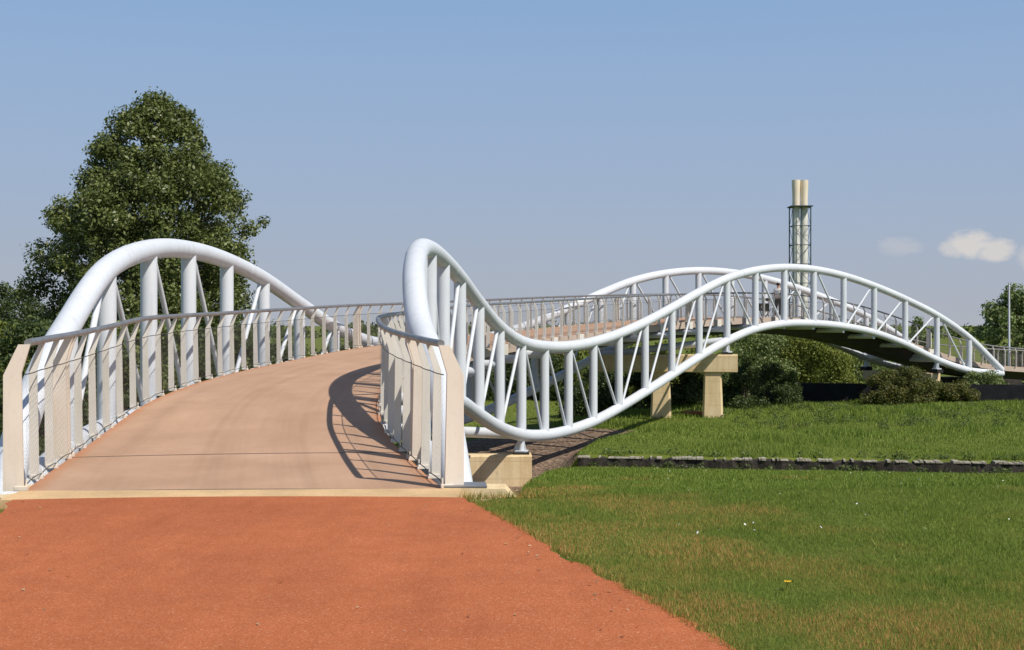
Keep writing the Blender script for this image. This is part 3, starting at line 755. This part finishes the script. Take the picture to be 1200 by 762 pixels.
bush('shrub', 'tall olive shrub farthest back under the far hump', 'shrub', on(985, 78), 4.2, 1.8, 4.0, 22000, .14, M['leafD'], 49, RT, .8, 60)
bush('shrub', 'wide russet-topped bush growing over the dark wall', 'shrub', on(1058, 57.2), 2.0, 1.1, 1.75, 26000, .085, M['leafE'], 45, RT, .34, 48)
bush('shrub', 'low olive shrub between the russet bush and the far bridge end', 'shrub', on(1112, 58.9), 1.5, .7, 1.0, 9000, .09, M['leafE'], 47, RT, .3, 34)
bush('hedge', 'low grey-green clipped hedge at the foot of the far bridge end', 'hedge', on(1150, 60.2), 1.35, .5, 1.45, 9000, .09, M['leafD'], 46, None, .3, 34, flat=1)
# right edge trees
b = on(1192, 86)
tree('broadleaf_tree', 'round leafy green tree with pale leaf glints behind the flagpole', 'tree', b, 6.6, [(.2, 2.2, 2.6), (.4, 3.1, 3.4), (.62, 2.9, 3.4), (.8, 2.0, 2.8), (.97, .7, 1.2)], 17000, .23, M['leafD'], .6, 85, seed=50, trunk_r=.16, shell=.35)
b = on(1076, 92)
tree('slender_tree', 'thin young tree beyond the railing on the far hump', 'tree', b, 4.5, [(.3, .9, .9), (.6, .75, .8), (.85, .4, .4), (.98, .1, .1)], 2600, .2, M['leafD'], .35, 34, seed=51, trunk_r=.06)
# far tree belt (reads as one mass)
rng = np.random.default_rng(60)
Cx, Cr = [], []
for a in np.linspace(-34, 36, 240):
    d = 330 + rng.random() * 60; hh = 1.2 + 2.0 * abs(math.sin(a * .35)) + rng.random() * 1.4
    Cx.append((math.tan(R(a)) * d, d, -2.1 + hh * .5)); Cr.append(hh)
V, F = clumped(np.array(Cx), np.array(Cr), 26000, 1.1, rng, shell=.4)
V[:, 2] = np.maximum(V[:, 2], -2.3)
stuff(link('treeline', mesh_np('treeline', V, F, M['leafB'])), 'low distant belt of trees along the horizon', 'tree belt')

# ------------------------------------------------------------------ grass
def blades(x, y, h, w, mat, name, label, cat, rng, lean=.5):
    n = len(x); z = G(x, y)
    a = rng.random(n) * 2 * math.pi; hh = h * (.55 + .8 * rng.random(n)); ww = w * (.7 + .6 * rng.random(n))
    la = rng.random(n) * 2 * math.pi; lm = hh * lean * rng.random(n)
    c, s = np.cos(a) * ww / 2, np.sin(a) * ww / 2
    V = np.stack([np.stack([x - c, y - s, z - .01], 1), np.stack([x + c, y + s, z - .01], 1),
                  np.stack([x + np.cos(la) * lm, y + np.sin(la) * lm, z + hh], 1)], 1).reshape(-1, 3)
    return stuff(link(name, mesh_np(name, V, np.arange(3 * n).reshape(n, 3), mat)), label, cat)
rng = np.random.default_rng(70)
def on_lawn(x, y):
    k, o = ko(x, y); off = np.where(y < 10.9, x > path_x(y, -1) - .01, True)
    br = (k > -10.4) & (o > -BND(k) - .12)
    wing = (x < .12) & (y > 11.05) & (y < 11.8)
    return off & ~br & ~wing
xs, ys_ = [], []; hs_, ws_ = [], []
for (y0, y1, dens, h, w) in ((4.2, 8.0, 12500, .019, .0037), (8.0, 11.6, 7500, .020, .0050), (11.6, 17, 1900, .026, .010), (17, 25, 700, .030, .018), (25, 33.7, 420, .034, .026)):
    x1 = y1 * .46 + .6; x0 = -1.2 if y0 < 12 else -.4
    n = int((x1 - x0) * (y1 - y0) * dens); x = x0 + (x1 - x0) * rng.random(n); y = y0 + (y1 - y0) * rng.random(n)
    ok = on_lawn(x, y) & (y < wall_y(x) - .18)
    x, y = x[ok], y[ok]; xs.append(x); ys_.append(y)
    var = (.6 + .8 * rng.random(len(x)) ** 3) + .7 * (np.sin(x * 3.1 + y * 1.3) * np.sin(y * 2.7 - x) * .5 + .5)
    hs_.append(np.full(len(x), h) * var); ws_.append(np.full(len(x), w))
# fringe: longer tufts leaning over the path edge
n = 2600; y = 4.2 + 6.65 * rng.random(n); x = path_x(y, -1) + np.abs(rng.normal(size=n)) * .05 - .02
xs.append(x); ys_.append(y); hs_.append(np.full(n, .045)); ws_.append(np.full(n, .006))
n = 1500; x = -.45 + .75 * rng.random(n); y = 10.88 + .40 * rng.random(n) * np.clip((x + .55) / .5, .2, 1)
xs.append(x); ys_.append(y); hs_.append(np.full(n, .06)); ws_.append(np.full(n, .006))
# left verge
n = 14000; y = 7.5 + 3.9 * rng.random(n); x = path_x(np.minimum(y, 10.8), 1) - rng.random(n) * 1.6
ok = (y < 10.85) | (x < -4.42); x, y = x[ok], y[ok]; xs.append(x); ys_.append(y); hs_.append(np.full(len(x), .05)); ws_.append(np.full(len(x), .007))
x, y = np.concatenate(xs), np.concatenate(ys_)
blades(x, y, np.concatenate(hs_), np.concatenate(ws_), M['grass'], 'lawn_grass', 'short mown grass beside the red path with dry brown patches', 'grass', rng, 1.15)
# meadow above the stone wall: rough uneven grass
xs, ys_, hs_, ws_ = [], [], [], []
for (y0, y1, dens, h, w) in ((29.6, 38, 420, .13, .020), (38, 48, 230, .17, .028), (48, 60, 150, .20, .036)):
    x0, x1 = 1.5, y1 * .45 + 1; n = int((x1 - x0) * (y1 - y0) * dens); x = x0 + (x1 - x0) * rng.random(n); y = y0 + (y1 - y0) * rng.random(n)
    k, o = ko(x, y); ok = (y > wall_y(x) + .25) & ((o < -BND(k) - .15) | ((k > 5.2) & (o < 2.6)))
    x, y = x[ok], y[ok]; v = np.clip(.5 + .8 * (np.sin(x * .9 + 1.3 * np.sin(y * .5)) * np.sin(y * .8 + x * .3)), .35, 1.5)
    xs.append(x); ys_.append(y); hs_.append(h * v); ws_.append(np.full(len(x), w))
# lawn far behind the bridge on the left
n = 26000; x = -22 + 40 * rng.random(n); y = 30 + 45 * rng.random(n); k, o = ko(x, y); ok = o > 2.8; x, y = x[ok], y[ok]
xs.append(x); ys_.append(y); hs_.append(np.full(len(x), .12)); ws_.append(np.full(len(x), .035))
blades(np.concatenate(xs), np.concatenate(ys_), np.concatenate(hs_), np.concatenate(ws_), M['meadow'], 'meadow_grass', 'rough meadow grass above the low stone wall', 'grass', rng, .7)
# tufts of weeds along the stone wall and at the gravel edge
wx = 1.9 + 15 * rng.random(110); C, Rr = [], []
for x in wx:
    y = wall_y(x) + (.4 if rng.random() < .5 else -.3); C.append((x, y, gz(x, y) + .05)); Rr.append(.08 + .14 * rng.random())
for i in range(26):
    k = -6.0 + 6.5 * rng.random(); px, py = P(k, -2.85 - .5 * rng.random()); C.append((px, py, gz(px, py) + .1)); Rr.append(.10 + .16 * rng.random())
for i in range(150):
    y = 43 + 12 * rng.random(); x = 8 + 16 * rng.random(); C.append((x, y, gz(x, y) + .1)); Rr.append(.12 + .18 * rng.random())
V, F = clumped(np.array(C), np.array(Rr), 16000, .07, rng, shell=.3)
stuff(link('weeds', mesh_np('weeds', V, F, M['weed'])), 'scattered weed tufts along the stone wall and in the meadow', 'weeds')
# daisies
n = 120; y = 8.8 + 23 * rng.random(n) ** 1.6; x = .3 + y * .04 + (y * .40) * rng.random(n) ** .8; ok = on_lawn(x, y) & (y < wall_y(x) - .4)
x, y = x[ok], y[ok]; z = G(x, y) + .05 + .03 * rng.random(len(x))
ang = np.linspace(0, 2 * math.pi, 7)[:-1]; r = .005 + .004 * rng.random(len(x)); tilt = rng.normal(size=(len(x), 2)) * .5
V = np.stack([np.stack([x + r * math.cos(a), y + r * math.sin(a), z + r * (math.cos(a) * tilt[:, 0] + math.sin(a) * tilt[:, 1])], 1) for a in ang], 1).reshape(-1, 3)
stuff(link('daisies', mesh_np('daisies', V, np.arange(len(x) * 6).reshape(-1, 6), M['petal'])), 'tiny white daisies scattered over the lawn', 'daisies')
# dry leaves and grit blown onto the path and the deck
n = 150; y = 4.5 + 6.2 * rng.random(n); f = np.where(rng.random(n) < .6, 1 - np.abs(rng.normal(size=n)) * .06, rng.random(n)); f = np.clip(f, 0, .995)
xl, xr = path_x(y, 1), path_x(y, -1); x = xl + (xr - xl) * f
V, F = leaves(np.stack([x, y, .006 + .018 * (1 - (2 * f - 1) ** 2) + .006], 1), np.stack([rng.normal(size=n) * .25, rng.normal(size=n) * .25, np.ones(n)], 1), .012 + .022 * rng.random(n), rng=rng)
stuff(link('leaf_litter', mesh_np('leaf_litter', V, F, M['litter'])), 'dry leaf scraps and grit lying on the red path', 'leaf litter')
# one dandelion
x, y = at(921, 7.1), 7.1; m = MB((x, y, gz(x, y))); zz = gz(x, y)
m.tube([(x, y, zz), (x + .01, y, zz + .05)], .003, 5, mi=1)
for a in np.linspace(0, 2 * math.pi, 13)[:-1]:
    v = Vector((math.cos(a), math.sin(a), 0)); c = Vector((x + .01, y, zz + .05)); w = Vector((-v.y, v.x, 0)) * .006
    m.add([c, c + v * .014 + w, c + v * .022 + Vector((0, 0, .008)), c + v * .014 - w], [(0, 1, 2, 3)])
o = m.build('dandelion', [M['petal_y'], M['leafC']]); o.location = (x, y, zz); o['label'] = 'single yellow dandelion in the lawn'; o['category'] = 'flower'

# ------------------------------------------------------------------ chimney far away
D = 300; cx = at(937.5, D); zb = -2.1; Zt = lambda py: 1.47 + (381 - py) * D / 1500
ch = thing('chimney_stack', 'twin cream chimney flues in a dark steel lattice tower, far beyond the bridge', 'chimney', (cx, D, zb)); CO = (cx, D, zb)
for sgn in (-1, 1):
    m = MB(CO); x = cx + sgn * 1.0; yy = D + sgn * .25
    zs = [zb, Zt(250), Zt(243), Zt(232), Zt(224), Zt(219), Zt(211.5)]
    m.tube([(x, yy, z) for z in zs], [.84, .84, .84, .84, .90, .96, .98], 20); m.tube([(x, yy, Zt(211.5)), (x, yy, Zt(211.5) + .05)], [.86, .86], 20)
    fl = m.build('flue', M['cream_flue'], ch)
    m = MB(CO); m.tube([(x, yy, z) for z in (zb, Zt(300), Zt(244))], .865, 20); m.build('lower_cladding', M['grey_flue'], fl)
m = MB(CO); hw = 2.05; ztop = Zt(243)
cor = [(cx + sx * hw, D + sy * hw) for sx, sy in ((-1, -1), (1, -1), (1, 1), (-1, 1))]
for c in cor: m.tube([(*c, zb), (*c, ztop)], .14, 8)
lv_ = np.linspace(zb, ztop, 8)
for i, z in enumerate(lv_):
    for j in range(4): m.tube([(*cor[j], z), (*cor[(j + 1) % 4], z)], .10, 6)
    m.tube([((cor[0][0] + cor[1][0]) / 2, cor[0][1], z), ((cor[2][0] + cor[3][0]) / 2, cor[2][1], z)], .07, 6)
    if i:
        for j in range(4):
            a, b = cor[j], cor[(j + 1) % 4]; mid = ((a[0] + b[0]) / 2, (a[1] + b[1]) / 2); z0 = lv_[i - 1]
            m.tube([(*a, z0), (*b, z)] if i % 2 else [(*b, z0), (*a, z)], .055, 6)
m.tube([(cx, D - hw, zb), (cx, D - hw, ztop)], .09, 6)
m.build('lattice_frame', M['teal'], ch)
m = MB(CO); m.box((cx, D, ztop + .12), Vector((2.5, 0, 0)), Vector((0, 2.5, 0)), Vector((0, 0, .12))); 
for j in range(4):
    a, b = [(cx + sx * 2.4, D + sy * 2.4) for sx, sy in ((-1, -1), (1, -1), (1, 1), (-1, 1))][j], [(cx + sx * 2.4, D + sy * 2.4) for sx, sy in ((1, -1), (1, 1), (-1, 1), (-1, -1))][j]
m.build('platform', M['teal'], ch)

# flagpole
x = at(1182.5, 70); m = MB((x, 70, -2.1)); zt = 1.47 + (381 - 333) * 70 / 1500
m.tube([(x, 70, -2.3), (x, 70, 0), (x, 70, zt)], [.075, .065, .045], 12); m.tube([(x, 70, zt), (x, 70, zt + .05)], .06, 10)
o = m.build('flagpole', M['white']); o.location = (x, 70, -2.1); o['label'] = 'tall bare white pole in front of the right-hand tree'; o['category'] = 'pole'

# ------------------------------------------------------------------ person with a bicycle on the far hump
def skin(name, verts, edges, radii, mat, parent, sub=2):
    me = bpy.data.meshes.new(name); me.from_pydata(verts, edges, []); o = bpy.data.objects.new(name, me); COL.objects.link(o)
    md = o.modifiers.new('s', 'SKIN'); md.use_smooth_shade = True
    for v, r in zip(me.skin_vertices[0].data, radii): v.radius = (r, r) if isinstance(r, (int, float)) else r
    for v in me.skin_vertices[0].data: v.use_root = False
    me.skin_vertices[0].data[0].use_root = True
    o.modifiers.new('u', 'SUBSURF').levels = sub
    dg = bpy.context.evaluated_depsgraph_get(); ev = bpy.data.meshes.new_from_object(o.evaluated_get(dg))
    bpy.data.objects.remove(o); ev.materials.clear(); ev.materials.append(mat)
    ev.polygons.foreach_set('use_smooth', np.ones(len(ev.polygons), bool))
    return link(name, ev, parent)
SC = .84
kp = 10.62; px, py = P(kp, -.95); pz = DECK(kp) + .01
person = thing('person', 'person seen from behind in white shirt and dark trousers, holding a bicycle', 'person', (px, py, pz))
person.rotation_euler = (0, 0, -theta(kp)); person.scale = (SC, SC, SC)     # local +y is the walking direction
bv = [(0, 0, .95), (0, 0, 1.12), (0, -.01, 1.30), (0, 0, 1.42), (0, .01, 1.50), (0, .02, 1.60), (0, .02, 1.70),
      (.09, 0, .90), (.10, .03, .50), (.10, -.02, .09), (.10, .12, .035), (-.09, 0, .90), (-.10, -.06, .50), (-.10, -.14, .10), (-.10, -.01, .035),
      (.18, 0, 1.40), (.23, -.02, 1.12), (.21, .12, .90), (.20, .16, .83), (-.18, 0, 1.40), (-.26, .06, 1.14), (-.34, .24, 1.00), (-.36, .31, .98)]
be = [(0, 1), (1, 2), (2, 3), (3, 4), (4, 5), (5, 6), (0, 7), (7, 8), (8, 9), (9, 10), (0, 11), (11, 12), (12, 13), (13, 14), (3, 15), (15, 16), (16, 17), (17, 18), (3, 19), (19, 20), (20, 21), (21, 22)]
br = [.13, .12, .14, .09, .055, .09, .075, .085, .058, .04, .035, .085, .058, .04, .035, .055, .042, .032, .034, .055, .042, .032, .034]
# fingers: five short chains from each palm
for hi, base, d0 in ((18, (.20, .16, .83), Vector((.0, .25, -1))), (22, (-.36, .31, .98), Vector((-.15, 1, -.25)))):
    d0 = d0.normalized(); side_v = d0.cross(Vector((0, 0, 1)) if abs(d0.z) < .8 else Vector((0, 1, 0))).normalized(); cv = side_v.cross(d0)
    for f, (off, ln) in enumerate(((-.03, .065), (-.01, .078), (.01, .074), (.03, .058))):
        p0 = Vector(base) + side_v * off + d0 * .03; p1 = p0 + d0 * ln * .55; p2 = p1 + (d0 * .5 + cv * .6) * ln * .6
        i = len(bv); bv += [tuple(p0), tuple(p1), tuple(p2)]; be += [(hi, i), (i, i + 1), (i + 1, i + 2)]; br += [.011, .009, .008]
    p0 = Vector(base) - side_v * .035; p1 = p0 - side_v * .02 + d0 * .03; i = len(bv)
    bv += [tuple(p0), tuple(p1)]; be += [(hi, i), (i, i + 1)]; br += [.013, .010]
skin('body', bv, be, br, M['skin'], person, 1)
skin('shirt', [(0, 0, .93), (0, 0, 1.12), (0, -.01, 1.30), (0, 0, 1.43), (.19, 0, 1.39), (.25, -.01, 1.16), (-.19, 0, 1.39), (-.27, .05, 1.17), (0, .0, 1.46)],
     [(0, 1), (1, 2), (2, 3), (3, 4), (4, 5), (3, 6), (6, 7), (3, 8)], [(.185, .15), (.175, .14), (.19, .15), .12, .085, .075, .085, .075, .075], M['shirt'], person)
skin('trousers', [(0, 0, .98), (0, 0, .90), (.10, 0, .82), (.10, .03, .50), (.10, -.02, .10), (-.10, 0, .82), (-.10, -.06, .50), (-.10, -.14, .11)],
     [(0, 1), (1, 2), (2, 3), (3, 4), (1, 5), (5, 6), (6, 7)], [(.17, .13), (.17, .14), .105, .08, .065, .105, .08, .065], M['trousers'], person)
skin('hair', [(0, -.015, 1.60), (0, -.01, 1.69), (0, .02, 1.745)], [(0, 1), (1, 2)], [.094, .102, .072], M['hair'], person)
m = MB()
for sx, sy in ((.10, .05), (-.10, -.08)):
    m.tube([(sx, sy - .10, .045), (sx, sy, .05), (sx, sy + .14, .035)], [.045, .05, .035], 10)
m.build('shoes', M['rail'], person)

m0 = (px - .40 * math.cos(theta(kp)), py + .40 * math.sin(theta(kp)), pz)
bike = thing('bicycle', 'bicycle with black rear bags pushed by the person in white', 'bicycle', m0); bike.rotation_euler = (0, 0, -theta(kp)); bike.scale = (SC, SC, SC)
def wheel(yc):
    m = MB(); n = 36; m.tube([(0, yc + .335 * math.cos(t), .345 + .335 * math.sin(t)) for t in np.linspace(0, 2 * math.pi, n)], .019, 8, caps=False)
    w = m.build('wheel', M['rubber'], bike)
    m = MB(); m.tube([(0, yc + .305 * math.cos(t), .345 + .305 * math.sin(t)) for t in np.linspace(0, 2 * math.pi, n)], .012, 6, caps=False)
    for t in np.linspace(0, 2 * math.pi, 19)[:-1]: m.tube([(0, yc, .345), (0, yc + .305 * math.cos(t), .345 + .305 * math.sin(t))], .003, 4, caps=False)
    m.tube([(-.05, yc, .345), (.05, yc, .345)], .02, 8); m.build('rim', M['grey_flue'], w)
wheel(-.52); wheel(.54)
m = MB()
for a, b in (((0, -.08, .30), (0, -.18, .78)), ((0, -.08, .30), (0, .34, .72)), ((0, -.16, .72), (0, .36, .80)), ((.03, -.52, .345), (0, -.16, .72)), ((-.03, -.52, .345), (0, -.16, .72)), ((0, -.52, .345), (0, -.08, .30)), ((.03, .54, .345), (0, .37, .86)), ((-.03, .54, .345), (0, .37, .86)), ((0, .37, .86), (0, .34, .98))):
    m.tube([a, b], .017, 8)
m.build('frame', M['white'], bike)
m = MB(); m.tube([(-.29, .24, .97), (-.22, .34, 1.0), (0, .35, .99), (.22, .34, 1.0), (.29, .24, .97)], .013, 8); m.build('handlebar', M['rubber'], bike)
m = MB(); m.tube([(0, -.31, .90), (0, -.22, .91), (0, -.06, .90)], [.085, .075, .025], 10); m.tube([(0, -.18, .75), (0, -.19, .9)], .014, 6); m.build('saddle', M['rubber'], bike)
for sx in (-1, 1):
    m = MB(); m.box((sx * .13, -.55, .52), Vector((.07, 0, 0)), Vector((0, .17, 0)), Vector((0, 0, .19))); m.build('pannier_bag', M['black_bag'], bike)

# ------------------------------------------------------------------ camera, light, sky
cam = bpy.data.cameras.new('camera'); co = bpy.data.objects.new('camera', cam); COL.objects.link(co)
co.location = (0, 0, 1.47); co.rotation_euler = (R(90), 0, 0)
cam.sensor_width = 36; cam.lens = 45.0; cam.clip_end = 8000; cam.clip_start = .05
sc.camera = co
SUN = Vector((.82, -.71, 1.30)).normalized()
L = bpy.data.lights.new('sun', 'SUN'); L.energy = 5.0; L.angle = R(.53); L.color = (1.0, .93, .82)
lo_ = bpy.data.objects.new('sun', L); COL.objects.link(lo_); lo_.rotation_euler = SUN.to_track_quat('Z', 'Y').to_euler(); lo_.location = (20, -20, 40)
w = bpy.data.worlds.new('World'); sc.world = w; w.use_nodes = True; nt = w.node_tree
for n in list(nt.nodes): nt.nodes.remove(n)
out = nt.nodes.new('ShaderNodeOutputWorld'); bg = nt.nodes.new('ShaderNodeBackground')
sky = nt.nodes.new('ShaderNodeTexSky'); sky.sky_type = 'NISHITA'; sky.sun_disc = False
sky.sun_elevation = math.asin(SUN.z); sky.sun_rotation = math.atan2(SUN.x, SUN.y)
sky.air_density = 1.0; sky.dust_density = .6; sky.ozone_density = 2.2; sky.altitude = 60
bg.inputs['Strength'].default_value = .095
# light haze towards the horizon and a few small clouds, by direction in the sky
tc = nt.nodes.new('ShaderNodeTexCoord'); sp = nt.nodes.new('ShaderNodeSeparateXYZ'); lk(nt, tc.outputs['Generated'], sp.inputs[0])
az = math_n(nt, 'DIVIDE', sp.outputs[0], math_n(nt, 'MAXIMUM', sp.outputs[1], .05)); el = math_n(nt, 'DIVIDE', sp.outputs[2], math_n(nt, 'MAXIMUM', sp.outputs[1], .05))
mp = nt.nodes.new('ShaderNodeMapping'); mp.inputs['Scale'].default_value = (1, 1, 2.0); lk(nt, tc.outputs['Generated'], mp.inputs[0])
nz = noise(nt, 34, 7, .68, mp.outputs[0])
def puff(a0, e0, ra, re, amt):
    u = math_n(nt, 'POWER', math_n(nt, 'DIVIDE', math_n(nt, 'SUBTRACT', az, a0), ra), 2.0); v = math_n(nt, 'POWER', math_n(nt, 'DIVIDE', math_n(nt, 'SUBTRACT', el, e0), re), 2.0)
    r2 = math_n(nt, 'ADD', u, v); g_ = math_n(nt, 'SUBTRACT', 1.25, math_n(nt, 'ADD', r2, math_n(nt, 'MULTIPLY', math_n(nt, 'SUBTRACT', nz, .5), 3.4)))
    front = math_n(nt, 'GREATER_THAN', sp.outputs[1], .05)
    return math_n(nt, 'MULTIPLY', math_n(nt, 'MULTIPLY', ramp(nt, g_, [(.0, (0, 0, 0)), (.5, (.5, .5, .5)), (1.0, (1, 1, 1))]), amt), front)
cl = math_n(nt, 'MAXIMUM', math_n(nt, 'MAXIMUM', puff(.358, .0645, .020, .0115, .85), math_n(nt, 'MAXIMUM', puff(.377, .0585, .017, .0095, .8), puff(.345, .060, .012, .008, .6))), math_n(nt, 'MAXIMUM', puff(.302, .061, .020, .008, .28), puff(.408, .053, .014, .012, .35)))
elv = math_n(nt, 'MAXIMUM', sp.outputs[2], 0.0)
hz = ramp(nt, elv, [(0, (1, 1, 1)), (.14, (.92, .92, .92)), (.27, (.72, .72, .72)), (.55, (.10, .10, .10)), (.9, (0, 0, 0))])
low = mixc(nt, ramp(nt, elv, [(0, (0, 0, 0)), (.10, (.50, .50, .50)), (.25, (1, 1, 1))]), (4.55, 4.85, 5.45), (3.05, 4.75, 7.55))
SKYC = mixc(nt, hz, sky.outputs[0], low)
colw = mixc(nt, cl, SKYC, (7.6, 7.2, 6.85))
lk(nt, colw, bg.inputs['Color']); lk(nt, bg.outputs[0], out.inputs['Surface'])
sc.view_settings.view_transform = 'Standard'; sc.view_settings.look = 'None'; sc.view_settings.exposure = -.04; sc.view_settings.gamma = 1
sc.render.engine = 'CYCLES'; sc.cycles.max_bounces = 6; sc.cycles.transparent_max_bounces = 24
sc.cycles.use_denoising = True
